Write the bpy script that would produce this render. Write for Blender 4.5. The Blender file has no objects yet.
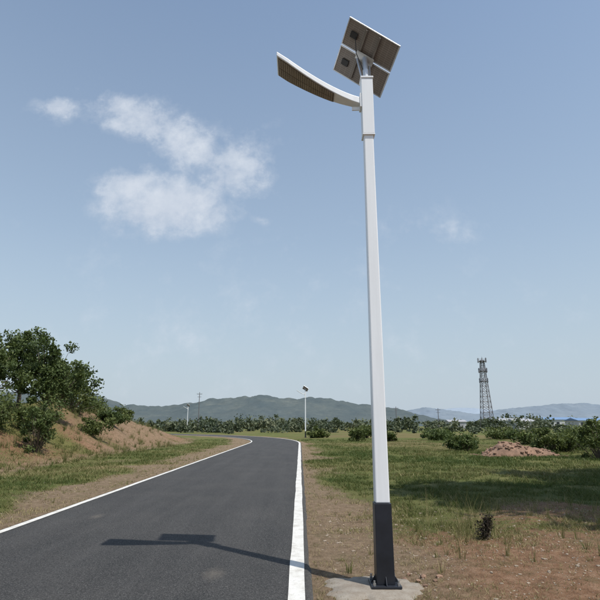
import bpy, math, random
import numpy as np
from mathutils import Vector, Matrix
random.seed(4); rng=np.random.default_rng(7)
scene=bpy.context.scene
scene.view_settings.view_transform='Standard'
try: scene.view_settings.look='None'
except: pass
scene.view_settings.exposure=0

# ------------------------------------------------------------ helpers
def link(o):
    scene.collection.objects.link(o); return o
def mesh_np(name, verts, faces, mat=None, attrs=None, smooth=False, parent=None, loc=None):
    verts=np.asarray(verts,dtype=np.float32); faces=np.asarray(faces,dtype=np.int32)
    me=bpy.data.meshes.new(name); k=faces.shape[1]; n=faces.shape[0]
    me.vertices.add(len(verts)); me.vertices.foreach_set('co',verts.ravel())
    me.loops.add(n*k); me.loops.foreach_set('vertex_index',faces.ravel())
    me.polygons.add(n); me.polygons.foreach_set('loop_start',np.arange(0,n*k,k,dtype=np.int32))
    me.polygons.foreach_set('loop_total',np.full(n,k,dtype=np.int32))
    if smooth: me.polygons.foreach_set('use_smooth',np.ones(n,dtype=bool))
    me.update(calc_edges=True)
    if attrs:
        for an,a in attrs.items():
            at=me.attributes.new(an,'FLOAT','POINT'); at.data.foreach_set('value',np.asarray(a,dtype=np.float32))
    if mat: me.materials.append(mat)
    o=link(bpy.data.objects.new(name,me))
    if parent: o.parent=parent
    if loc is not None: o.location=loc
    return o
class B:
    def __init__(s): s.v=[]; s.f=[]
    def tube(s,p0,p1,r0,r1,n=8,cap=True,rot=0):
        p0=Vector(p0);p1=Vector(p1);d=(p1-p0)
        if d.length<1e-6:return
        q=d.to_track_quat('Z','Y').to_matrix(); b=len(s.v)
        for p,r in((p0,r0),(p1,r1)):
            for i in range(n):
                a=2*math.pi*i/n+rot; s.v.append(tuple(p+q@Vector((r*math.cos(a),r*math.sin(a),0))))
        for i in range(n):
            j=(i+1)%n; s.f.append((b+i,b+j,b+n+j,b+n+i))
        if cap: s.f.append(tuple(b+i for i in reversed(range(n)))); s.f.append(tuple(b+n+i for i in range(n)))
    def box(s,c,size,M=None):
        c=Vector(c); b=len(s.v)
        for sx in(-.5,.5):
            for sy in(-.5,.5):
                for sz in(-.5,.5):
                    w=Vector((sx*size[0],sy*size[1],sz*size[2]))
                    if M is not None: w=M@w
                    s.v.append(tuple(c+w))
        for f in((0,1,3,2),(4,6,7,5),(0,4,5,1),(2,3,7,6),(0,2,6,4),(1,5,7,3)): s.f.append(tuple(b+i for i in f))
    def frus(s,z0,z1,w0,w1,c=(0,0)):
        b=len(s.v)
        for z,w in((z0,w0),(z1,w1)):
            for sx,sy in((-1,-1),(1,-1),(1,1),(-1,1)): s.v.append((c[0]+sx*w/2,c[1]+sy*w/2,z))
        for i in range(4):
            j=(i+1)%4; s.f.append((b+i,b+j,b+4+j,b+4+i))
        s.f.append((b+3,b+2,b+1,b)); s.f.append((b+4,b+5,b+6,b+7))
    def obj(s,name,mat,parent=None,loc=None,bevel=0,smooth=False):
        me=bpy.data.meshes.new(name); me.from_pydata(s.v,[],s.f); me.update(); me.materials.append(mat)
        if smooth:
            for p in me.polygons:p.use_smooth=True
        o=link(bpy.data.objects.new(name,me))
        if parent:o.parent=parent
        if loc is not None:o.location=loc
        if bevel:
            m=o.modifiers.new('bevel','BEVEL'); m.width=bevel; m.segments=2; m.limit_method='ANGLE'
        return o
def empty(name,loc):
    e=link(bpy.data.objects.new(name,None)); e.location=loc; e.empty_display_size=.3; return e

def h2(ix,iy,seed):
    n=(ix.astype(np.int64)*374761393+iy.astype(np.int64)*668265263+seed*974634777)&0xffffffff
    n=((n^(n>>13))*1274126177)&0xffffffff
    return ((n^(n>>16))&0xffffff)/float(0xffffff)
def vn(x,y,seed=0):
    ix=np.floor(x);iy=np.floor(y);fx=x-ix;fy=y-iy
    fx=fx*fx*(3-2*fx);fy=fy*fy*(3-2*fy)
    a=h2(ix,iy,seed);b=h2(ix+1,iy,seed);c=h2(ix,iy+1,seed);d=h2(ix+1,iy+1,seed)
    return (a*(1-fx)+b*fx)*(1-fy)+(c*(1-fx)+d*fx)*fy
def fbm(x,y,sc,seed=0,o=4):
    x=np.asarray(x,float);y=np.asarray(y,float); r=0;am=1;t=0
    for i in range(o):
        r=r+am*vn(x/sc*2**i+17.3*i,y/sc*2**i-9.1*i,seed+i);t+=am;am*=.5
    return r/t
def ss(a,b,x):
    t=np.clip((np.asarray(x,float)-a)/(b-a),0,1);return t*t*(3-2*t)

# ------------------------------------------------------------ node helpers
def newmat(name):
    m=bpy.data.materials.new(name);m.use_nodes=True
    nt=m.node_tree; bs=nt.nodes['Principled BSDF']; return m,nt,bs
def N(nt,t,**kw):
    n=nt.nodes.new(t)
    for k,v in kw.items():
        if hasattr(n,k): setattr(n,k,v)
    return n
def noise(nt,vec,scale,detail=5,rough=.6):
    n=N(nt,'ShaderNodeTexNoise'); n.inputs['Scale'].default_value=scale;n.inputs['Detail'].default_value=detail;n.inputs['Roughness'].default_value=rough
    nt.links.new(vec,n.inputs['Vector']); return n.outputs['Fac']
def ramp(nt,fac,stops):
    r=N(nt,'ShaderNodeValToRGB'); e=r.color_ramp.elements
    while len(e)<len(stops): e.new(.5)
    for i,(p,c) in enumerate(stops):
        e[i].position=p; e[i].color=(c[0],c[1],c[2],1) if not isinstance(c,(int,float)) else (c,c,c,1)
    nt.links.new(fac,r.inputs['Fac']); return r.outputs['Color']
def mix(nt,fac,a,b,blend='MIX'):
    m=N(nt,'ShaderNodeMix'); m.data_type='RGBA'; m.blend_type=blend
    for s,v in((m.inputs[0],fac),(m.inputs[6],a),(m.inputs[7],b)):
        if isinstance(v,(int,float)): s.default_value=v
        elif isinstance(v,tuple): s.default_value=(*v,1)
        else: nt.links.new(v,s)
    return m.outputs[2]
def M_(nt,op,a,b=None,clamp=False):
    m=N(nt,'ShaderNodeMath');m.operation=op;m.use_clamp=clamp
    for i,v in enumerate((a,b)):
        if v is None: continue
        if isinstance(v,(int,float)): m.inputs[i].default_value=v
        else: nt.links.new(v,m.inputs[i])
    return m.outputs[0]
def bump(nt,bs,h,st,dist):
    b=N(nt,'ShaderNodeBump');b.inputs['Strength'].default_value=st;b.inputs['Distance'].default_value=dist
    nt.links.new(h,b.inputs['Height']);nt.links.new(b.outputs[0],bs.inputs['Normal'])
def pos(nt): return N(nt,'ShaderNodeNewGeometry').outputs['Position']
def objc(nt): return N(nt,'ShaderNodeTexCoord').outputs['Object']
def attr(nt,name): 
    a=N(nt,'ShaderNodeAttribute');a.attribute_name=name;return a.outputs['Fac']

def simple(name,col,rough=.5,metal=0,var=.12,sc=6):
    m,nt,bs=newmat(name); c=objc(nt); n=noise(nt,c,sc)
    lo=tuple(x*(1-var) for x in col);hi=tuple(min(1,x*(1+var)) for x in col)
    nt.links.new(ramp(nt,n,[(.3,lo),(.7,hi)]),bs.inputs['Base Color'])
    bs.inputs['Roughness'].default_value=rough;bs.inputs['Metallic'].default_value=metal
    return m
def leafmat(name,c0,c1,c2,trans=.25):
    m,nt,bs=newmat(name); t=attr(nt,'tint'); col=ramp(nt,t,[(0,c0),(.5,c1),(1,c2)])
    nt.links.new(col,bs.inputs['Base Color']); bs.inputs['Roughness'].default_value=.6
    bs.inputs['Specular IOR Level'].default_value=.25
    tr=N(nt,'ShaderNodeBsdfTranslucent'); nt.links.new(mix(nt,.5,col,(.12,.16,.03)),tr.inputs['Color'])
    ms=N(nt,'ShaderNodeMixShader');ms.inputs[0].default_value=trans
    nt.links.new(bs.outputs[0],ms.inputs[1]);nt.links.new(tr.outputs[0],ms.inputs[2])
    nt.links.new(ms.outputs[0],nt.nodes['Material Output'].inputs['Surface']); return m

# ------------------------------------------------------------ road path
W=2.32
def path():
    P=[];H=[]
    y=-40
    while y<46: P.append((-2.27,y));H.append(0);y+=.5
    R=60;a=0;x0=-2.27-R;
    while a<math.radians(62):
        P.append((x0+R*math.cos(a),46+R*math.sin(a)));H.append(a);a+=.5/R*1.0
    x,y=P[-1];
    for i in range(320): x-=math.sin(a)*.5;y+=math.cos(a)*.5;P.append((x,y));H.append(a)
    return np.array(P),np.array(H)
RP,RH=path()
RN=np.stack([-np.cos(RH),-np.sin(RH)],1)  # left normal
def roadS(x,y):
    x=np.asarray(x,float).ravel();y=np.asarray(y,float).ravel();out=np.empty(len(x))
    Q=RP[::3];QN=RN[::3]
    for i in range(0,len(x),20000):
        dx=x[i:i+20000,None]-Q[None,:,0];dy=y[i:i+20000,None]-Q[None,:,1]
        k=np.argmin(dx*dx+dy*dy,1);r=np.arange(len(k))
        s=dx[r,k]*QN[k,0]+dy[r,k]*QN[k,1]; d=np.sqrt(dx[r,k]**2+dy[r,k]**2)
        far=d>np.abs(s)+3
        out[i:i+20000]=np.where(far,np.sign(s)*d,s)
    return out
def height(x,y,S=None):
    x=np.asarray(x,float).ravel();y=np.asarray(y,float).ravel()
    if S is None:S=roadS(x,y)
    d=np.hypot(x,y)
    flat=ss(2.5+.03*d,4.5+.09*d,np.abs(S))
    near=ss(2.5,3.4,np.abs(S))*(1-ss(15,30,d))
    h=near*((fbm(x,y,.55,5,3)-.5)*.08)+near*(-.02)
    h=h+flat*((fbm(x,y,6,11,3)-.5)*.30*(1-ss(300,900,d)))
    foot=8.8+(fbm(x,y,7,31,2)-.5)*2.4
    b=ss(0,6.5,S-foot)*(1-.8*ss(42,66,y))*(1-ss(90,140,y))*(1-ss(60,120,S))
    h=h+b*(2.6+(fbm(x,y,9,41,3)-.5)*1.6)+b*(1-b*.5)*(fbm(x,y,1.9,51,4)-.5)*1.6
    return h
def H1(x,y): return float(height([x],[y])[0])
def masks(x,y,S=None):
    x=np.asarray(x,float).ravel();y=np.asarray(y,float).ravel()
    if S is None:S=roadS(x,y)
    d=np.hypot(x,y); n=fbm(x,y,2.6,61,4)-.5; n2=fbm(x,y,9,71,3)-.5; n3=fbm(x,y,.9,77,3)-.5
    r=-S
    gR=ss(9,13,y+n*6)*.88*ss(2.2,5.0,r+n*3)+.40*ss(2.45,3.0,r)*ss(6.0,9,y)
    gR=np.clip(gR+n*1.2+n3*.6,0,1)*(1-.45*ss(22,46,d)*ss(-.02,.1,n2))
    gL=ss(3.3,4.6,S+n*2.4)*(1-ss(7.2,9.0,S+n*2))*.88
    gL=gL+(.34+n2*1.5+.25*ss(12,15,S))*ss(8,9.5,S)+n*.8+n3*.6
    g=np.where(S>0,gL,gR); g=np.clip(g,0,1)
    red=np.where(S>0,ss(8,10,S)*(.40+2.2*np.clip(n2+.1,0,.3))*(1-.7*ss(13,16,S)),(1-ss(8.5,12,y+n*6))*ss(3.2,4.6,r+n*2)*.9+.5*ss(18,26,d)*ss(.0,.12,n2))
    return g,np.clip(red+n2*.5,0,1)

# ------------------------------------------------------------ ground
def warp(u,X,k): return np.sign(u)*np.sinh(k*np.abs(u))/np.sinh(k)*X
gx=warp(np.linspace(-1,1,561),6000,9.2)
gy=6+warp(np.linspace(-.55,1,440),6000,9.2)
GX,GY=np.meshgrid(gx,gy); nx=len(gx);ny=len(gy)
fx,fy=GX.ravel(),GY.ravel(); S=roadS(fx,fy); hz=height(fx,fy,S); g,red=masks(fx,fy,S)
idx=np.arange(nx*ny).reshape(ny,nx)
F=np.stack([idx[:-1,:-1],idx[:-1,1:],idx[1:,1:],idx[1:,:-1]],-1).reshape(-1,4)
m,nt,bs=newmat('ground_soil_and_grass')
p=pos(nt);G=attr(nt,'grass');R=attr(nt,'red')
n1=noise(nt,p,.9,8,.65);n2=noise(nt,p,7,8,.7);n3=noise(nt,p,45,6,.7);n4=noise(nt,p,.12,4,.5);n6=noise(nt,p,1.7,7,.7)
soil=ramp(nt,n2,[(.3,(.12,.085,.052)),(.5,(.22,.158,.10)),(.72,(.32,.24,.16))])
redc=ramp(nt,n2,[(.3,(.125,.064,.034)),(.5,(.24,.132,.074)),(.72,(.35,.215,.135))])
base=mix(nt,R,soil,redc)
base=mix(nt,M_(nt,'MULTIPLY',ramp(nt,n3,[(.5,0.),(.72,1.)]),.45),base,(.40,.32,.24))
base=mix(nt,ramp(nt,n6,[(.52,0.),(.66,.55)]),base,(.13,.115,.055))
base=mix(nt,ramp(nt,n3,[(.3,.6),(.45,0.)]),base,(.06,.045,.03))
gcol=ramp(nt,n1,[(.3,(.06,.085,.020)),(.48,(.10,.125,.032)),(.66,(.17,.165,.058))])
gcol=mix(nt,ramp(nt,n4,[(.4,0.),(.65,.5)]),gcol,(.17,.155,.06))
gcol=mix(nt,ramp(nt,n3,[(.45,0.),(.7,.6)]),gcol,(.055,.06,.02))
gm=M_(nt,'ADD',G,M_(nt,'MULTIPLY',M_(nt,'SUBTRACT',n2,.5),1.7))
gm=M_(nt,'ADD',gm,M_(nt,'MULTIPLY',M_(nt,'SUBTRACT',n3,.5),.8))
gm=ramp(nt,gm,[(.36,0.),(.64,.93)])
col=mix(nt,gm,base,gcol)
nt.links.new(col,bs.inputs['Base Color']);bs.inputs['Roughness'].default_value=.95;bs.inputs['Specular IOR Level'].default_value=.1
bump(nt,bs,M_(nt,'ADD',n2,M_(nt,'MULTIPLY',n3,.5)),.9,.07)
ground=mesh_np('ground',np.stack([fx,fy,hz],1),F,m,{'grass':g,'red':red},smooth=True)

# ------------------------------------------------------------ road
m_as,nt,bs=newmat('asphalt')
p=pos(nt);mp=N(nt,'ShaderNodeMapping');mp.inputs['Scale'].default_value=(1.6,.12,1);nt.links.new(p,mp.inputs['Vector'])
st=noise(nt,mp.outputs[0],1.6,5,.6);n1=noise(nt,p,.7,5,.6);n3=noise(nt,p,75,4,.8);n5=noise(nt,p,34,4,.75)
c=ramp(nt,st,[(.3,(.026,.0255,.025)),(.7,(.050,.048,.046))])
c=mix(nt,ramp(nt,n1,[(.45,0.),(.8,.4)]),c,(.085,.078,.070))
c=mix(nt,ramp(nt,n3,[(.5,0.),(.64,.85)]),c,(.17,.165,.155))
c=mix(nt,ramp(nt,n5,[(.32,.85),(.48,0.)]),c,(.009,.009,.009))
du=attr(nt,'dust'); dn=noise(nt,p,14,6,.8)
dd=ramp(nt,M_(nt,'MULTIPLY',du,M_(nt,'ADD',dn,.25)),[(.3,0.),(.8,.6)])
c=mix(nt,dd,c,(.19,.165,.135))
nt.links.new(c,bs.inputs['Base Color']);bs.inputs['Roughness'].default_value=.8;bs.inputs['Specular IOR Level'].default_value=.25
bump(nt,bs,M_(nt,'ADD',n3,n5),1.0,.010)
us=np.concatenate([[-1],np.linspace(-.985,.985,65),[1]])
n=len(RP);V=[]
spots=[(-.94,6.0,.10),(-.5,6.15,.05),(-3.6,9.6,.10),(-.5,10.2,.07)]
ys_rough=(rng.random((n,2))-.5)*.05
for i in range(n):
    for k,u in enumerate(us):
        off=u*(W+.07)
        if k==0: off+=-.03-ys_rough[i,0]
        if k==len(us)-1: off+=.03+ys_rough[i,1]
        x=RP[i,0]+RN[i,0]*off;y=RP[i,1]+RN[i,1]*off
        V.append((x,y,.03 if 0<k<len(us)-1 else -.03))
V=np.array(V)
d=np.zeros(len(V))
for sx,sy,r in spots: d=np.maximum(d,.9*np.exp(-((V[:,0]-sx)**2/(2*(r*1.2)**2)+(V[:,1]-sy)**2/(2*(r*2.6)**2))))
Sv=np.tile(us,n);d=np.maximum(d,.62*np.clip((np.abs(Sv)-.9)/.1,0,1))
idx=np.arange(n*len(us)).reshape(n,len(us))
F=np.stack([idx[:-1,:-1],idx[1:,:-1],idx[1:,1:],idx[:-1,1:]],-1).reshape(-1,4)
road=mesh_np('asphalt_road',V,F,m_as,{'dust':d})
m_ln,nt,bs=newmat('road_paint');p=pos(nt)
n2=noise(nt,p,5,8,.75);n3=noise(nt,p,70,5,.8)
c=ramp(nt,n2,[(.3,(.40,.37,.32)),(.5,(.62,.60,.55)),(.8,(.74,.73,.69))])
c=mix(nt,ramp(nt,n3,[(.55,0.),(.68,.75)]),c,(.2,.185,.16))
nt.links.new(c,bs.inputs['Base Color']);bs.inputs['Roughness'].default_value=.75
bump(nt,bs,n3,.4,.004)
def strip(name,o0,o1,z=.036):
    j=(fbm(np.arange(n)*.5,np.zeros(n),.9,5,3)-.5)*.03
    V=[];
    for i in range(n):
        for k,(o,jj) in enumerate(((o0,j[i]),(o1,j[n-1-i]))):
            V.append((RP[i,0]+RN[i,0]*(o+jj),RP[i,1]+RN[i,1]*(o+jj),z))
    idx=np.arange(2*n).reshape(n,2);F=np.stack([idx[:-1,0],idx[1:,0],idx[1:,1],idx[:-1,1]],-1)
    return mesh_np(name,V,F,m_ln)
strip('road_edge_line',-W+.0,-W+.16)
strip('road_edge_line',W-.12,W-.0)

# ------------------------------------------------------------ foliage
m_leaf=leafmat('tree_leaves',(.03,.047,.016),(.07,.10,.030),(.14,.17,.055))
m_leafo=leafmat('shrub_leaves',(.04,.055,.016),(.09,.118,.034),(.165,.18,.06))
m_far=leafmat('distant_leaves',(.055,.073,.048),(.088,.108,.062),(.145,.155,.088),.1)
m_grass=leafmat('grass_blades',(.06,.092,.020),(.135,.14,.042),(.34,.27,.14),.2)
m_bark=simple('bark',(.11,.085,.06),.9,0,.4,8)
def quads(C,sz,seedr,asp=.6,flat=.0):
    n=len(C);a=seedr.normal(size=(n,3));a/=np.linalg.norm(a,axis=1)[:,None]
    b=seedr.normal(size=(n,3));b-=a*(a*b).sum(1)[:,None];b/=np.linalg.norm(b,axis=1)[:,None]
    a=a*sz[:,None];b=b*sz[:,None]*asp
    V=np.stack([C-a,C-b*.9+a*.1,C+a,C+b*.9+a*.1],1).reshape(-1,3)
    F=np.arange(4*n).reshape(n,4);return V,F
def crown(r,center,rad,nc,nl,cl,ls,low=-.6):
    cs=[]
    while len(cs)<nc:
        v=r.normal(size=3);v/=np.linalg.norm(v);v*=r.random()**.35
        if v[2]<low: continue
        w=1.0+.28*math.sin(3*math.atan2(v[1],v[0])+center[0])+.2*(r.random()-.5)
        cs.append(np.array(v)*np.array(rad)*w+np.array(center))
    cs=np.array(cs); ct=r.random(nc)
    k=r.integers(0,nc,nl); cr=cl*(.5+1.0*r.random(nc))
    off=r.normal(size=(nl,3));off/=np.linalg.norm(off,axis=1)[:,None];off*=(r.random(nl)**.7)[:,None]*1.25*cr[k][:,None]*np.array([1,1,.8])
    C=cs[k]+off
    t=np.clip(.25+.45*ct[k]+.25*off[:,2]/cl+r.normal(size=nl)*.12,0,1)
    return cs,C,ls*(.6+.8*r.random(nl)),t
def tree(name,x,y,h,cr,seed,nl=9000,ls=.09,nc=45,mat=None,trunk_r=.14,crown_low=.35,cl=None):
    r=np.random.default_rng(seed);z=H1(x,y)-.1
    e=empty(name,(x,y,z))
    cz=h*(crown_low+1)/2; rz=h*(1-crown_low)/2
    cs,C,s,t=crown(r,(0,0,cz),(cr,cr,rz),nc,nl,cl or cr*.3,ls)
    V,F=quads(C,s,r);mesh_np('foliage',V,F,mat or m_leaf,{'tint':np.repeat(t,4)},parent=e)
    b=B();tp=[Vector((0,0,0))]
    for i in range(1,6): tp.append(Vector((r.normal()*.06*i*.5,r.normal()*.06*i*.5,h*.85*i/5)))
    for i in range(5): b.tube(tp[i],tp[i+1],trunk_r*(1-i*.17),trunk_r*(1-(i+1)*.17),8)
    for c in cs[::2]:
        c=Vector(c);k=min(4,max(1,int(c.z/h*5*.6)));p0=tp[k];mid=(p0+c)/2+Vector((0,0,-.08*h*.3))
        rr=trunk_r*.32;b.tube(p0,mid,rr,rr*.6,5);b.tube(mid,c,rr*.6,rr*.15,5)
    b.obj('trunk_and_limbs',m_bark,e,smooth=True);return e
def bush(name,x,y,h,cr,seed,nl=3500,ls=.06,mat=None,nc=24):
    r=np.random.default_rng(seed);z=H1(x,y)-.05;e=empty(name,(x,y,z))
    cs,C,s,t=crown(r,(0,0,h*.44),(cr,cr,h*.46),nc,nl,cr*.30,ls,low=-.85)
    k=C[:,2]>.02;C,s,t=C[k],s[k],t[k]
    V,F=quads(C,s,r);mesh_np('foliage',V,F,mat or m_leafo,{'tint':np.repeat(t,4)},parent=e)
    b=B()
    for c in cs: b.tube((c[0]*.15,c[1]*.15,0),c,.025,.008,5)
    b.obj('stems',m_bark,e);return e

# left bank trees
tree('broadleaf_tree',-16.9,27,4.6,1.9,1,9500,.085,nc=60,trunk_r=.13,crown_low=.2,cl=.45)
tree('broadleaf_tree',-15.2,30.5,4.7,1.6,2,10000,.085,nc=64,trunk_r=.12,crown_low=.08,cl=.42)
tree('broadleaf_tree',-18.2,33,5.3,1.6,3,7500,.095,nc=54,crown_low=.12,cl=.42)
tree('broadleaf_tree',-21,31,5.2,2.2,4,7000,.11,nc=46,crown_low=.2)
tree('broadleaf_tree',-18.0,40,4.2,2.0,5,5000,.12,nc=40,crown_low=.05)
# tall roadside trees right of the photograph's view; their shade falls on the grass
tree('roadside_tree',11.0,7.6,15.4,3.0,8,20000,.17,nc=110,trunk_r=.26,crown_low=.6,cl=.9)
tree('roadside_tree',15.2,12.4,14.2,3.2,9,19000,.18,nc=110,trunk_r=.26,crown_low=.58,cl=.95)
bl=[(-12.4,24.5,3.3,.85),(-13.9,27,2.0,1.1),(-14.5,24.2,1.5,1.2),(-16,25.5,1.6,1.3),(-13.4,33,1.2,1.0),(-16.2,36,2.2,1.6),(-14.5,39,.9,1.1),(-18,44,2.0,1.8),(-17,49,1.4,1.5),
(-21,52,2.2,2.2),(-22,58,1.8,2.0),(-26,63,1.8,2.3),(-30,70,2.0,2.5),(-35,80,2.0,3),
(13.9,24.2,2.5,.85),(16.2,27,2.0,1.2),(14.3,30,1.5,.8),(15.8,31,1.3,1.2),(9.8,31,1.0,.95),(17.8,34,1.5,1.4),(10.8,33.5,.6,.6),
(12.6,40,.7,1.1),(5.9,54,1.7,1.1),(9.0,53,1.0,1.0),(14.5,54,.9,1.2),(2.2,66,1.4,1.3),(8.0,64,1.8,1.4),(20,46,1.2,1.5),(24,44,1.8,1.8),(28,47,2.0,2.0),(17,64,1.2,2.0),(23,60,1.3,2.0)]
for i,(x,y,h,c) in enumerate(bl):
    d=math.hypot(x,y); bush('shrub',x,y,h,c,100+i,int(3000 if d<45 else 1800),.0019*d+.009,m_leafo if i%3 else m_leaf)

# distant tree belts : one object
r=np.random.default_rng(55);Vs=[];Fs=[];Ts=[];base=0
def belt(nT,xr,yr,hr,keep=None,ls=.5,nl=240,tt=0,wide=1.):
    global base
    for i in range(nT):
        x=r.uniform(*xr);y=r.uniform(*yr)
        sd=roadS([x],[y])[0]
        if abs(sd)<7+.02*y: continue
        if keep and not keep(x,y): continue
        h=(hr[0]+(hr[1]-hr[0])*r.random()**1.8)*(1 if r.random()<.9 else 1.45);c=h*r.uniform(.4,1.0)*wide
        cs,C,s,t=crown(r,(x,y,h*.44),(c,c,h*.48),int(r.integers(7,15)),nl,min(c,h)*.36,ls,low=-.9)
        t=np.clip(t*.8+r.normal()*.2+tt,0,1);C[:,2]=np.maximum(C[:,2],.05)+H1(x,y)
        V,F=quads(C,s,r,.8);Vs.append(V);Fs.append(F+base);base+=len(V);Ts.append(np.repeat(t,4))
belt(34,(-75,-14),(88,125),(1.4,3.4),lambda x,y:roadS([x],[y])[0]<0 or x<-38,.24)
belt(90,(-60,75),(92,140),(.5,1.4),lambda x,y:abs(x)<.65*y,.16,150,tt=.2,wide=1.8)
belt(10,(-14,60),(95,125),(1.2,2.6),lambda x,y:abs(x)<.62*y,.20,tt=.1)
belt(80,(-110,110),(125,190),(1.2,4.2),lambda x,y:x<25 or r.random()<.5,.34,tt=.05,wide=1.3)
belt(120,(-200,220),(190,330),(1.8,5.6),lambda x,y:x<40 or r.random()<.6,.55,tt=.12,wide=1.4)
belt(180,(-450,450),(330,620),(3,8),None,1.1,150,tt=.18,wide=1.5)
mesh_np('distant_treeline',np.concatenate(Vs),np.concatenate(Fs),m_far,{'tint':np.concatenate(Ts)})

# grass
def sample(n,dmin,dmax,amax):
    d=dmin*(dmax/dmin)**rng.random(n);a=(rng.random(n)*2-1)*amax
    return d*np.sin(a),d*np.cos(a)
x,y=sample(340000,3.2,60,.62);S=roadS(x,y);g,red=masks(x,y,S)
dn=fbm(x,y,.5,81,3)
keep=(np.abs(S)>W+.10)&(rng.random(len(x))<np.clip(g*.75+.10,0,1)*ss(.33,.62,dn)+.03)
keep&=~((np.hypot(x-.80,y-5.62)<.42))
x,y,g,red,S=x[keep],y[keep],g[keep],red[keep],S[keep];z=height(x,y,S);d=np.hypot(x,y)
nb=3;x=np.repeat(x,nb);y=np.repeat(y,nb);z=np.repeat(z,nb);g=np.repeat(g,nb);d=np.repeat(d,nb);S=np.repeat(S,nb)
n_=len(x);sc=np.clip(d/9,.7,3.0)
x=x+rng.normal(size=n_)*.02*sc;y=y+rng.normal(size=n_)*.02*sc
hh=(.018+.045*rng.random(n_))*(.75+.4*sc)*(.7+.5*g);wd=.0035*sc*(.7+.6*rng.random(n_))*1.2
an=rng.random(n_)*6.283;ln=rng.normal(size=(n_,2))*.7*hh[:,None]
P0=np.stack([x-np.cos(an)*wd,y-np.sin(an)*wd,z-.005],1);P1=np.stack([x+np.cos(an)*wd,y+np.sin(an)*wd,z-.005],1)
P2=np.stack([x+ln[:,0],y+ln[:,1],z+hh],1)
big=fbm(x,y,3.5,91,3)-.5
V=np.stack([P0,P1,P2],1).reshape(-1,3);t=np.clip(.84-.64*g+.04*(S>0)+rng.normal(size=n_)*.22+big*1.2,0,1)
mesh_np('grass',V,np.arange(3*n_).reshape(-1,3),m_grass,{'tint':np.repeat(t,3)})

# tall weeds
def weedgeo(x,y,h,nbl,spread,r,tint,w,V,F,T):
    z=H1(x,y)-.01
    for i in range(nbl):
        a=r.random()*6.28;b=r.random()*spread*.35;l=h*(.5+.6*r.random());lean=r.random()*spread
        px,py=b*math.cos(a),b*math.sin(a);a2=a+r.normal()*.5;q=r.random()*3.14
        wx,wy=math.cos(q)*w,math.sin(q)*w;k0=len(V);ns=4;tt=np.clip(tint+r.normal()*.2,0,1)
        for s in range(ns+1):
            f=s/ns;cx=x+px+math.cos(a2)*lean*f*f;cy=y+py+math.sin(a2)*lean*f*f;cz=z+l*f*(1-.15*f*lean/max(h,.01))
            ww=(1-f*.9);V+= [(cx-wx*ww,cy-wy*ww,cz),(cx+wx*ww,cy+wy*ww,cz)];T+=[tt,tt]
            if s: k=k0+2*s;F.append((k-2,k-1,k+1,k))
V=[];F=[];T=[];r=np.random.default_rng(200)
for i in range(130): weedgeo(rng.uniform(1.5,6.0),rng.uniform(6.4,11.8),rng.uniform(.08,.28),16,rng.uniform(.08,.22),r,rng.uniform(.2,.9),.0035,V,F,T)
for i in range(9): weedgeo(rng.uniform(2.1,2.9),rng.uniform(7.8,9.3),rng.uniform(.5,.75),14,.28,r,rng.uniform(.5,.9),.0035,V,F,T)
for i in range(70):
    yy=rng.uniform(6,30);weedgeo(rng.uniform(.30,.45+yy*.3),yy,rng.uniform(.07,.2),16,.14,r,rng.uniform(.3,.95),.004,V,F,T)
for i in range(60):
    yy=rng.uniform(7,30);weedgeo(-4.75-abs(rng.normal())*2.2,yy,rng.uniform(.07,.22),16,.14,r,rng.uniform(.3,.95),.004,V,F,T)
for i in range(600):
    yy=14+44*rng.random()**1.2;xx=-rng.uniform(9.5,17)-max(0,(yy-40)*.4);weedgeo(xx,yy,rng.uniform(.15,.6),18,rng.uniform(.2,.5),r,rng.uniform(.1,.95),.010,V,F,T)
mesh_np('tall_weeds',V,F,m_grass,{'tint':T})
m_dead=leafmat('withered_leaves',(.012,.010,.007),(.03,.024,.016),(.07,.05,.03),.05)
r=np.random.default_rng(5);C=np.concatenate([r.normal(size=(420,3))*np.array([.05,.05,.07])+np.array([-.03,0,.11]),r.normal(size=(330,3))*np.array([.032,.035,.05])+np.array([.04,0,.23])])
C[:,2]=np.abs(C[:,2])
V,F=quads(C,.010+.014*r.random(len(C)),r);e=empty('withered_plant',(2.66,7.75,H1(2.66,7.75)))
mesh_np('withered_leaves',V,F,m_dead,{'tint':np.repeat(r.random(len(C)),4)},parent=e)
b=B()
for i in range(12):
    a=r.random()*6.28;b.tube((0,0,-.02),(.09*math.cos(a)+.03,.09*math.sin(a),.2+.18*r.random()),.006,.002,5)
b.obj('stems',m_bark,e)

# ------------------------------------------------------------ stones, concrete pad, dirt mound
m_stone=simple('stone',(.30,.24,.18),.9,0,.45,9);m_redrock=simple('red_rock',(.22,.135,.09),.95,0,.45,3)
def rock_mesh(b,c,s,r):
    import bmesh
    bm=bmesh.new();bmesh.ops.create_icosphere(bm,subdivisions=1,radius=1)
    k=len(b.v);A=[r.uniform(.6,1.2)*s for _ in range(3)];A[2]*=.6
    for v in bm.verts:
        q=r.uniform(.75,1.2);b.v.append((c[0]+v.co.x*A[0]*q,c[1]+v.co.y*A[1]*q,c[2]+v.co.z*A[2]*q))
    for f in bm.faces:b.f.append(tuple(k+v.index for v in f.verts))
    bm.free()
b=B();rr=random.Random(3)
xs=[rr.uniform(.28,5.5) for _ in range(1900)];yy=[rr.uniform(4.2,10.5) for _ in range(1900)];hh=height(xs,yy)
for x_,y_,z_ in zip(xs,yy,hh): rock_mesh(b,(x_,y_,z_+.002),rr.uniform(.004,.016)*(2.2 if rr.random()<.07 else 1),rr)
xs=[rr.uniform(-9,-4.8) for _ in range(260)];yy=[rr.uniform(7,18) for _ in range(260)];hh=height(xs,yy)
for x_,y_,z_ in zip(xs,yy,hh): rock_mesh(b,(x_,y_,z_+.002),rr.uniform(.006,.02),rr)
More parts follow.
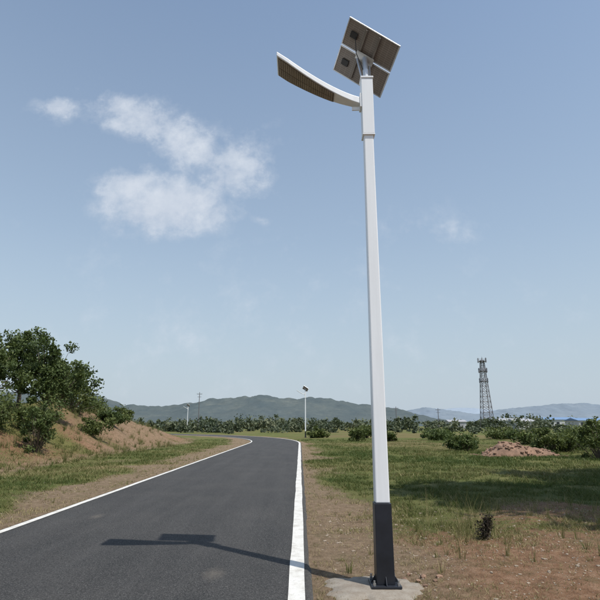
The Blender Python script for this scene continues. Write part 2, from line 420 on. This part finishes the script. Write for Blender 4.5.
b.obj('gravel',m_stone)
b=B()
for (x_,y_,s) in [(1.12,5.9,.055),(1.25,5.83,.04),(1.33,5.98,.05),(1.0,6.05,.035),(1.42,5.8,.03),(1.2,6.1,.04),(.62,5.95,.03),(1.5,5.95,.035),(1.28,5.66,.03)]:
    rock_mesh(b,(x_,y_,H1(x_,y_)+s*.25),s,rr)
b.obj('brick_rubble',m_redrock)
m_c,nt,bs=newmat('concrete');p=pos(nt);n2=noise(nt,p,6,8,.7);n3=noise(nt,p,60,5,.7)
c=ramp(nt,n2,[(.3,(.19,.15,.11)),(.52,(.27,.235,.19)),(.75,(.33,.30,.25))]);c=mix(nt,ramp(nt,n3,[(.5,0.),(.7,.6)]),c,(.17,.125,.085))
nt.links.new(c,bs.inputs['Base Color']);bs.inputs['Roughness'].default_value=.9;bump(nt,bs,n3,.7,.01)
K=64;V=[(0,0,.028)]
for ring,(f,z) in enumerate(((.5,.027),(.88,.018),(1.0,-.03))):
    for i in range(K):
        a=2*math.pi*i/K;sx,sy=.50,.40
        q=1/max(abs(math.cos(a))**3+abs(math.sin(a))**3,.01)**(1/3)
        q*=1+(.10*math.sin(5*a+1)+.06*math.sin(11*a)+.05*math.sin(19*a+2)+.03*rr.uniform(-1,1))*f
        V.append((math.cos(a)*q*sx*f,math.sin(a)*q*sy*f,z))
Fc=[(0,1+i,1+(i+1)%K) for i in range(K)]
for rg in(0,1):
    o=1+rg*K
    Fc+=[(o+i,o+K+i,o+K+(i+1)%K) for i in range(K)]+[(o+i,o+K+(i+1)%K,o+(i+1)%K) for i in range(K)]
mesh_np('concrete_footing',V,Fc,m_c,smooth=True,loc=(.74,5.60,0))
# dirt mound
bx,by=11.4,27.2;r2=random.Random(9);b=B();nn=34
for i in range(nn+1):
    for j in range(nn+1):
        u=i/nn*2-1;v=j/nn*2-1;q=max(0,1-u*u-v*v)
        X=u*2.0;Y=v*1.1;zz=.6*q**.7*(.1+1.6*float(fbm([X+5],[Y],.8,3,4)[0]))
        b.v.append((X,Y,zz-.06))
for i in range(nn):
    for j in range(nn):
        a=i*(nn+1)+j;b.f.append((a,a+nn+1,a+nn+2,a+1))
for i in range(260):
    u,v=r2.uniform(-1.1,1.1),r2.uniform(-1,1);q=max(0,1-u*u-v*v)
    X,Y=u*2.0,v*1.1
    rock_mesh(b,(X,Y,.6*q**.7*(.1+1.6*float(fbm([X+5],[Y],.8,3,4)[0]))-.04),r2.uniform(.02,.11),r2)
b.obj('dirt_mound',m_redrock,loc=(bx,by,H1(bx,by)))

# ------------------------------------------------------------ street lamp
m_white,nt,bs=newmat('white_powder_coat');c=objc(nt)
mp=N(nt,'ShaderNodeMapping');mp.inputs['Scale'].default_value=(14,14,.8);nt.links.new(c,mp.inputs['Vector'])
n1=noise(nt,mp.outputs[0],1,6,.6);n2=noise(nt,c,2,4,.5)
cc=ramp(nt,n1,[(.35,(.79,.80,.80)),(.6,(.84,.85,.85))]);cc=mix(nt,ramp(nt,n2,[(.55,0.),(.8,.2)]),cc,(.70,.69,.66))
nt.links.new(cc,bs.inputs['Base Color']);bs.inputs['Roughness'].default_value=.32
m_black=simple('dark_paint',(.013,.015,.021),.4,0,.35,5)
m_alu=simple('aluminium_frame',(.55,.56,.57),.4,.6)
m_rail=simple('panel_rail_metal',(.17,.15,.13),.5,.3)
m_jb=simple('black_plastic',(.012,.012,.012),.5)
m_steel=simple('galvanised_bolt',(.35,.34,.33),.45,.8)
m_back,nt,bs=newmat('solar_backsheet')
w=N(nt,'ShaderNodeTexBrick');w.inputs['Scale'].default_value=14;w.offset=0
w.inputs['Color1'].default_value=(.175,.148,.125,1);w.inputs['Color2'].default_value=(.16,.135,.115,1);w.inputs['Mortar'].default_value=(.27,.24,.215,1)
w.inputs['Mortar Size'].default_value=.03;w.inputs['Brick Width'].default_value=1.1;w.inputs['Row Height'].default_value=.35
uvn=N(nt,'ShaderNodeAttribute');uvn.attribute_name='puv';nt.links.new(uvn.outputs['Vector'],w.inputs['Vector'])
nt.links.new(w.outputs['Color'],bs.inputs['Base Color']);bs.inputs['Roughness'].default_value=.4
m_cell,nt,bs=newmat('solar_cells');w=N(nt,'ShaderNodeTexBrick');w.inputs['Scale'].default_value=8;w.offset=0
w.inputs['Color1'].default_value=(.008,.012,.035,1);w.inputs['Color2'].default_value=(.010,.015,.04,1);w.inputs['Mortar'].default_value=(.3,.3,.32,1);w.inputs['Mortar Size'].default_value=.012
uvn=N(nt,'ShaderNodeAttribute');uvn.attribute_name='puv';nt.links.new(uvn.outputs['Vector'],w.inputs['Vector'])
nt.links.new(w.outputs['Color'],bs.inputs['Base Color']);bs.inputs['Roughness'].default_value=.12
m_led=simple('led_diffuser',(.24,.19,.14),.45,0,.2,12);m_ledd=simple('led_housing',(.15,.12,.09),.5,0,.25,9)

def panel_face(name,c,u,v,su,sv,mat,parent):
    V=[c+u*a*su/2+v*b_*sv/2 for a,b_ in((-1,-1),(1,-1),(1,1),(-1,1))]
    me=bpy.data.meshes.new(name);me.from_pydata([tuple(q) for q in V],[],[(0,1,2,3)]);me.update()
    at=me.attributes.new('puv','FLOAT_VECTOR','POINT');at.data.foreach_set('vector',[0,0,0,su,0,0,su,sv,0,0,sv,0])
    me.materials.append(mat);o=link(bpy.data.objects.new(name,me));o.parent=parent;return o
def build_lamp():
    e=empty('street_lamp',(.86,5.62,0))
    b=B();b.frus(.03,.052,.30,.30);b.obj('base_plate',m_black,e,bevel=.004)
    b=B();b.frus(.053,.81,.182,.172)
    for a in range(4):
        M=Matrix.Rotation(a*math.pi/2,3,'Z')
        k=len(b.v)
        for y_ in(-.005,.005):
            for q in((.093,.054),(.147,.054),(.093,.13)): w_=M@Vector((q[0],y_,q[1]));b.v.append(tuple(w_))
        b.f+=[(k,k+1,k+2),(k+5,k+4,k+3),(k,k+3,k+4,k+1),(k+1,k+4,k+5,k+2),(k+2,k+5,k+3,k)]
    b.obj('black_base_sleeve',m_black,e,bevel=.004)
    b=B()
    for sx in(-1,1):
        for sy in(-1,1): b.tube((sx*.12,sy*.12,.05),(sx*.12,sy*.12,.075),.016,.016,6);b.tube((sx*.12,sy*.12,.07),(sx*.12,sy*.12,.10),.009,.009,8)
    b.obj('anchor_bolts',m_steel,e)
    b=B();b.frus(.812,5.13,.150,.118);b.obj('pole',m_white,e,bevel=.012)
    b=B();b.frus(5.115,5.135,.156,.156);b.frus(5.137,5.93,.148,.148);b.frus(5.932,5.96,.165,.165);b.obj('pole_head',m_white,e,bevel=.006)
    NS=28;V=[];F=[]
    def prof(t):
        x=-.070-1.085*t;z=5.665+.49*t**1.5;yc=-.10*t;w=.10+.27*min(1,t*1.15)**1.1;th=.095-.035*t
        return x,yc,z,w,th
    for i in range(NS+1):
        x,yc,z,w_,th=prof(i/NS)
        V+=[(x,yc-w_/2,z),(x,yc+w_/2,z),(x,yc+w_/2,z-th),(x,yc-w_/2,z-th)]
    for i in range(NS):
        a=4*i
        for k in range(4): F.append((a+k,a+(k+1)%4,a+4+(k+1)%4,a+4+k))
    F+= [(3,2,1,0),(4*NS,4*NS+1,4*NS+2,4*NS+3)]
    b=B();b.v=V;b.f=F;b.obj('curved_lamp_arm',m_white,e,bevel=.008)
    b=B();b.box((-.084,0,5.62),(.025,.13,.2));b.box((-.14,0,5.53),(.11,.02,.05));b.obj('arm_flange',m_white,e,bevel=.004)
    def strip_under(b,t0,t1,y0,y1,drop):
        ns=6;k=len(b.v)
        for i in range(ns+1):
            x,yc,z,w_,th=prof(t0+(t1-t0)*i/ns);zz=z-th
            for yy_ in(y0,y1):
                b.v.append((x,yc+yy_*w_,zz+.002));b.v.append((x,yc+yy_*w_,zz-drop))
        for i in range(ns):
            a=k+4*i;c=a+4
            b.f+=[(a+1,a+3,c+3,c+1),(a,a+1,c+1,c),(a+3,a+2,c+2,c+3)]
        b.f+=[(k,k+2,k+3,k+1),(k+4*ns,k+4*ns+1,k+4*ns+3,k+4*ns+2)]
    b=B();strip_under(b,.33,.985,-.45,.45,.008);b.obj('led_housing',m_ledd,e)
    b=B()
    ts=np.linspace(.345,.975,26)
    for i in range(25):
        for (y0,y1) in((-.42,-.015),(.015,.42)): strip_under(b,ts[i]+.002,ts[i+1]-.003,y0,y1,.014)
    b.obj('led_modules',m_led,e)
    C=Vector((.02,.09,6.365));u=Vector((.6025,.066,-.421)).normalized();v=Vector((-.1525,.51,-.366)).normalized()
    s=(u+v).normalized();t=(u-v).normalized();u2=((s+t).normalized()+u).normalized();v2=((s-t).normalized()+v).normalized()
    nrm=u2.cross(v2).normalized()
    if nrm.z<0:nrm=-nrm
    Mx=Matrix((u2,v2,nrm)).transposed();SU,SV=.77,.335
    b=B();bj=B()
    for k in(-1,1):
        c_=C+v2*k*(SV/2+.008)
        panel_face('solar_backsheet',c_-nrm*.006,u2,v2,SU-.02,SV-.02,m_back,e)
        panel_face('solar_cells',c_+nrm*.014,u2,v2,SU-.02,SV-.02,m_cell,e)
        for sg in(-1,1):
            b.box(c_+v2*sg*(SV/2-.007),(SU,.014,.035),Mx)
            b.box(c_+u2*sg*(SU/2-.007),(.014,SV-.03,.035),Mx)
        bj.box(c_-u2*.25-nrm*.022,(.10,.075,.03),Mx)
    b.obj('panel_frame',m_alu,e,bevel=.002);bj.obj('junction_boxes',m_jb,e,bevel=.004)
    b=B();b.box(C-u2*.10-nrm*.034,(.026,.62,.026),Mx);b.box(C+u2*.10-nrm*.034,(.026,.62,.026),Mx);b.obj('panel_rails',m_rail,e)
    b=B();b.tube((0,0,5.95),(0,0,6.10),.04,.04,14)
    b.tube((0,0,6.08),C-nrm*.05,.036,.036,12)
    for sg in(-1,1): b.tube((sg*.05,0,5.96),C+u2*sg*.10+v2*.05-nrm*.05,.013,.013,6)
    b.box(C-nrm*.052,(.26,.10,.008),Mx)
    b.obj('panel_bracket',m_alu,e,smooth=False)
    b=B();pts=[C-v2*.17-u2*.22-nrm*.04,C-v2*.02-u2*.12-nrm*.1,Vector((-.03,.0,6.1)),Vector((-.02,-.02,5.96))]
    for i in range(3): b.tube(pts[i],pts[i+1],.006,.006,5)
    b.obj('cable',m_jb,e)
    return e
lamp=build_lamp()
def dup(e,loc,rz=0,sc=1):
    e2=empty('street_lamp',loc);e2.rotation_euler[2]=rz;e2.scale=(sc,)*3
    for c in list(e.children):
        o=c.copy();link(o);o.parent=e2
    return e2
dup(lamp,(.72,68,H1(.72,68)-.03),0)
dup(lamp,(-27.8,127,H1(-27.8,127)-.03),math.radians(15))
dup(lamp,(-62,150,H1(-62,150)-.03),math.radians(40))

# ------------------------------------------------------------ telecom tower
m_tower=simple('tower_steel',(.17,.16,.165),.6,.3)
tx,ty=91,250;e=empty('lattice_telecom_tower',(tx,ty,0));b=B();HT=33
def tw(z): return 1.9*(1-z/HT)+.75
lv=[HT*i/13 for i in range(14)]
cr=[(-1,-1),(1,-1),(1,1),(-1,1)]
for i in range(13):
    z0,z1=lv[i],lv[i+1];w0,w1=tw(z0),tw(z1)
    for k in range(4):
        a,c=cr[k],cr[(k+1)%4]
        b.tube((a[0]*w0,a[1]*w0,z0),(a[0]*w1,a[1]*w1,z1),.17,.17,5)
        b.tube((a[0]*w0,a[1]*w0,z0),(c[0]*w1,c[1]*w1,z1),.08,.08,4);b.tube((c[0]*w0,c[1]*w0,z0),(a[0]*w1,a[1]*w1,z1),.08,.08,4)
        b.tube((a[0]*w1,a[1]*w1,z1),(c[0]*w1,c[1]*w1,z1),.08,.08,4)
b.tube((0,0,HT),(0,0,HT+2.0),.08,.03,5)
b.obj('lattice_frame',m_tower,e)
b=B()
for z in(HT-.5,HT-5.5,HT-10.5):
    b.box((0,0,z),(3.6,3.6,.15))
    for k in range(4):
        a,c=cr[k],cr[(k+1)%4];b.tube((a[0]*1.8,a[1]*1.8,z+1),(c[0]*1.8,c[1]*1.8,z+1),.05,.05,4)
b.obj('platforms',m_tower,e)
b=B()
for z in(HT-.5,HT-5.5,HT-10.5):
    for k in range(6):
        a=k*math.pi/3+.2;b.box((2.1*math.cos(a),2.1*math.sin(a),z+.5),(.45,.35,2.2),Matrix.Rotation(a,3,'Z'))
b.obj('antennas',simple('antenna_panels',(.25,.25,.27),.6),e)
def upole(x,y,h):
    e=empty('utility_pole',(x,y,H1(x,y)));b=B();b.tube((0,0,0),(0,0,h),.2,.13,8);b.obj('pole',m_tower,e)
    b=B();b.box((0,0,h-.8),(2.2,.14,.14));b.box((0,0,h-1.9),(1.6,.14,.14))
    for q in(-1,-.5,.5,1): b.tube((q,0,h-.73),(q,0,h-.4),.06,.04,6)
    b.obj('crossarms',m_tower,e)
upole(-42.5,215,15);upole(45,240,10);upole(62,230,9)

# ------------------------------------------------------------ low buildings
m_wall=simple('white_wall',(.5,.5,.49),.8);m_blue=simple('blue_metal_roof',(.15,.24,.38),.5);m_win=simple('dark_glass',(.03,.035,.04),.2);m_grey=simple('grey_roof',(.33,.33,.34),.7)
def shed(x,y,w,dp,h,roofm,rz=0):
    e=empty('warehouse',(x,y,0));e.rotation_euler[2]=rz
    b=B();b.box((0,0,h/2),(w,dp,h));b.obj('walls',m_wall,e)
    b=B();o=.4;rh=h*.3
    b.v=[(-w/2-o,-dp/2-o,h+.01),(w/2+o,-dp/2-o,h+.01),(w/2+o,dp/2+o,h+.01),(-w/2-o,dp/2+o,h+.01),(-w/2-o,0,h+rh),(w/2+o,0,h+rh)]
    b.f=[(0,1,5,4),(3,4,5,2),(0,4,3),(1,2,5),(0,3,2,1)];b.obj('roof',roofm,e)
    b=B();nw=int(w/3)
    for i in range(nw):
        X=-w/2+(i+.5)*w/nw
        if i==nw//2: continue
        b.box((X,-dp/2-.02,h*.6),(1.5,.06,1.2))
    b.obj('windows',m_win,e)
    b=B();b.box((-w/2+(nw//2+.5)*w/nw,-dp/2-.03,1.3),(2.0,.08,2.6));b.obj('door',m_grey,e)
shed(106,190,12,8,3.2,m_blue,.1);shed(101,245,14,9,3.6,m_grey,-.05);shed(86,200,8,7,2.9,m_grey,.1);shed(130,262,18,10,4.2,m_blue,.05);shed(74,245,8,7,3.1,m_grey)

# ------------------------------------------------------------ hills
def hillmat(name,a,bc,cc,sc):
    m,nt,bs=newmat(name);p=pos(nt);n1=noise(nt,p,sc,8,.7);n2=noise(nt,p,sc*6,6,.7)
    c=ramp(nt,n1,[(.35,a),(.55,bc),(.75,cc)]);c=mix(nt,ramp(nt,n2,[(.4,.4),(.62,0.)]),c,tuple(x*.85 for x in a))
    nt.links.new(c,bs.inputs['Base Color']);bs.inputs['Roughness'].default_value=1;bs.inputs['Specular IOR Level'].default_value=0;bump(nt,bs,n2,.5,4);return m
def ang(px,py):
    X=px-300;Y=300-py;up=Y*.9701+121.3;fw=485.1-Y*.2425;return X/fw,up/fw
def hill(name,D,depth,prof,mat,nz,seed):
    A=[ang(*q) for q in prof];xs=np.array([a[0]*D for a in A]);hs=np.array([max(0,a[1]*D+1.6) for a in A])
    nxh,nyh=420,60;X=np.linspace(xs[0],xs[-1],nxh);U=np.linspace(-1,1.0,nyh)
    GX,GU=np.meshgrid(X,U);hh=np.interp(GX.ravel(),xs,hs)
    Y=D+GU.ravel()*depth
    bump_=np.clip(1-np.abs(GU.ravel())**1.3,0,1)
    rid=np.abs(fbm(GX.ravel(),Y,depth*.45,seed,5)-.5)*2
    z=hh*bump_*(1-.5*rid*(1-bump_*.6))*1.1+(fbm(GX.ravel(),Y,depth*.08,seed+9,4)-.5)*nz*bump_-1
    idx=np.arange(nxh*nyh).reshape(nyh,nxh);F=np.stack([idx[:-1,:-1],idx[:-1,1:],idx[1:,1:],idx[1:,:-1]],-1).reshape(-1,4)
    mesh_np(name,np.stack([GX.ravel(),Y,z],1),F,mat,smooth=True)
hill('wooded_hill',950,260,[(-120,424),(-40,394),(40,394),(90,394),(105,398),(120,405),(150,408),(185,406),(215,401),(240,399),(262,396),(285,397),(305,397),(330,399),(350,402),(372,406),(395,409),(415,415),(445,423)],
  hillmat('hill_forest_hazed',(.085,.108,.115),(.108,.128,.126),(.148,.162,.146),.02),11,3)  # forest green greyed: aerial haze is put into the base colours
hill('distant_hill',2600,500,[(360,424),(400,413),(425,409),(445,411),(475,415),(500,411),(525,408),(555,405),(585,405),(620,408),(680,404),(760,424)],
  hillmat('far_hill_forest_hazed',(.18,.22,.26),(.20,.237,.27),(.215,.25,.28),.006),14,23)  # bluish tones paint the distance haze over the forest colour
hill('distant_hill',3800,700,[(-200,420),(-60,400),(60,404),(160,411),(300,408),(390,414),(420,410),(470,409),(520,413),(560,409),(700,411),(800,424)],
  hillmat('hazy_hill',(.27,.325,.38),(.285,.335,.39),(.30,.345,.395),.004),10,33)  # pale blue-grey is aerial haze painted as base colour, no volume

# ------------------------------------------------------------ sun + sky
sd=Vector((.395,-.33,1)).normalized();el=math.asin(sd.z);az=math.atan2(sd.x,sd.y)
L=bpy.data.lights.new('sun','SUN');L.energy=4.5;L.angle=math.radians(.53);L.color=(1,.965,.91)
so=link(bpy.data.objects.new('sun',L));so.rotation_euler=(-sd).to_track_quat('-Z','Y').to_euler();so.location=(20,-20,40)
wd=bpy.data.worlds.new('World');scene.world=wd;wd.use_nodes=True;nt=wd.node_tree
bg=nt.nodes['Background'];bg.inputs['Strength'].default_value=.135
sky=N(nt,'ShaderNodeTexSky');sky.sky_type='NISHITA';sky.sun_disc=False;sky.sun_elevation=el;sky.sun_rotation=az
sky.air_density=1.4;sky.dust_density=.8;sky.ozone_density=2.2
tc=N(nt,'ShaderNodeTexCoord');dirv=tc.outputs['Generated'];sp=N(nt,'ShaderNodeSeparateXYZ');nt.links.new(dirv,sp.inputs[0])
yy_=M_(nt,'MAXIMUM',sp.outputs[1],.05)
gxn=M_(nt,'DIVIDE',sp.outputs[0],yy_);gzn=M_(nt,'DIVIDE',sp.outputs[2],yy_)
cb=N(nt,'ShaderNodeCombineXYZ');nt.links.new(gxn,cb.inputs[0]);nt.links.new(gzn,cb.inputs[1]);P=cb.outputs[0]
n1=noise(nt,P,10,10,.6);n2=noise(nt,P,30,8,.65)
def cell(px,py,rx,ry,amp,rot=0):
    ax,az_=ang(px,py);k=1/450.
    s=N(nt,'ShaderNodeMapping');s.vector_type='TEXTURE';s.inputs['Location'].default_value=(ax,az_,0);s.inputs['Rotation'].default_value=(0,0,rot);s.inputs['Scale'].default_value=(rx*k,ry*k,1)
    nt.links.new(P,s.inputs['Vector']);l=N(nt,'ShaderNodeVectorMath');l.operation='LENGTH';nt.links.new(s.outputs[0],l.inputs[0])
    return M_(nt,'MULTIPLY',M_(nt,'SUBTRACT',1,l.outputs['Value']),amp)
cl=[(168,206,84,40,1.35,0),(130,190,42,34,1.0,0),(145,120,84,28,.8,-.35),(122,106,26,20,1.05,0),(58,108,30,17,.85,0),(190,148,56,34,.85,-.5),(228,172,60,50,.75,.5),(432,232,50,18,.22,0),(260,220,13,7,.6,0),(235,335,150,45,.10,0),(215,322,60,20,.12,0)]
tot=None
for q in cl:
    v=cell(*q);tot=v if tot is None else M_(nt,'MAXIMUM',tot,v)
den=M_(nt,'ADD',tot,M_(nt,'MULTIPLY',M_(nt,'SUBTRACT',n1,.5),2.1));den=M_(nt,'ADD',den,M_(nt,'MULTIPLY',M_(nt,'SUBTRACT',n2,.5),.9))
gate=ramp(nt,M_(nt,'ADD',tot,.5),[(.15,0.),(.5,.45),(.75,1.)])
cf=ramp(nt,den,[(.0,0.),(.25,.22),(.5,.58),(.95,.9)])
cf=M_(nt,'MULTIPLY',cf,M_(nt,'MULTIPLY',gate,M_(nt,'GREATER_THAN',sp.outputs[1],.06)))
hz_=ramp(nt,sp.outputs[2],[(0.,.95),(.12,.80),(.35,.46),(.75,.16)])
skc=mix(nt,hz_,sky.outputs[0],(3.6,4.3,5.05))
ccol=ramp(nt,n1,[(.35,(.80,.83,.88)),(.62,(1.,1.,1.))])
cm=N(nt,'ShaderNodeMix');cm.data_type='RGBA';cm.blend_type='MULTIPLY';cm.inputs[0].default_value=1;nt.links.new(ccol,cm.inputs[6]);cm.inputs[7].default_value=(5.2,5.6,6.2,1)
fin=mix(nt,cf,skc,cm.outputs[2])
nt.links.new(fin,bg.inputs['Color'])

# ------------------------------------------------------------ camera
cd=bpy.data.cameras.new('camera');cd.sensor_width=36;cd.lens=30;cd.clip_end=20000;cd.clip_start=.05
co=link(bpy.data.objects.new('camera',cd));co.location=(0,0,1.6);co.rotation_euler=(math.radians(90+14.04),0,0);scene.camera=co
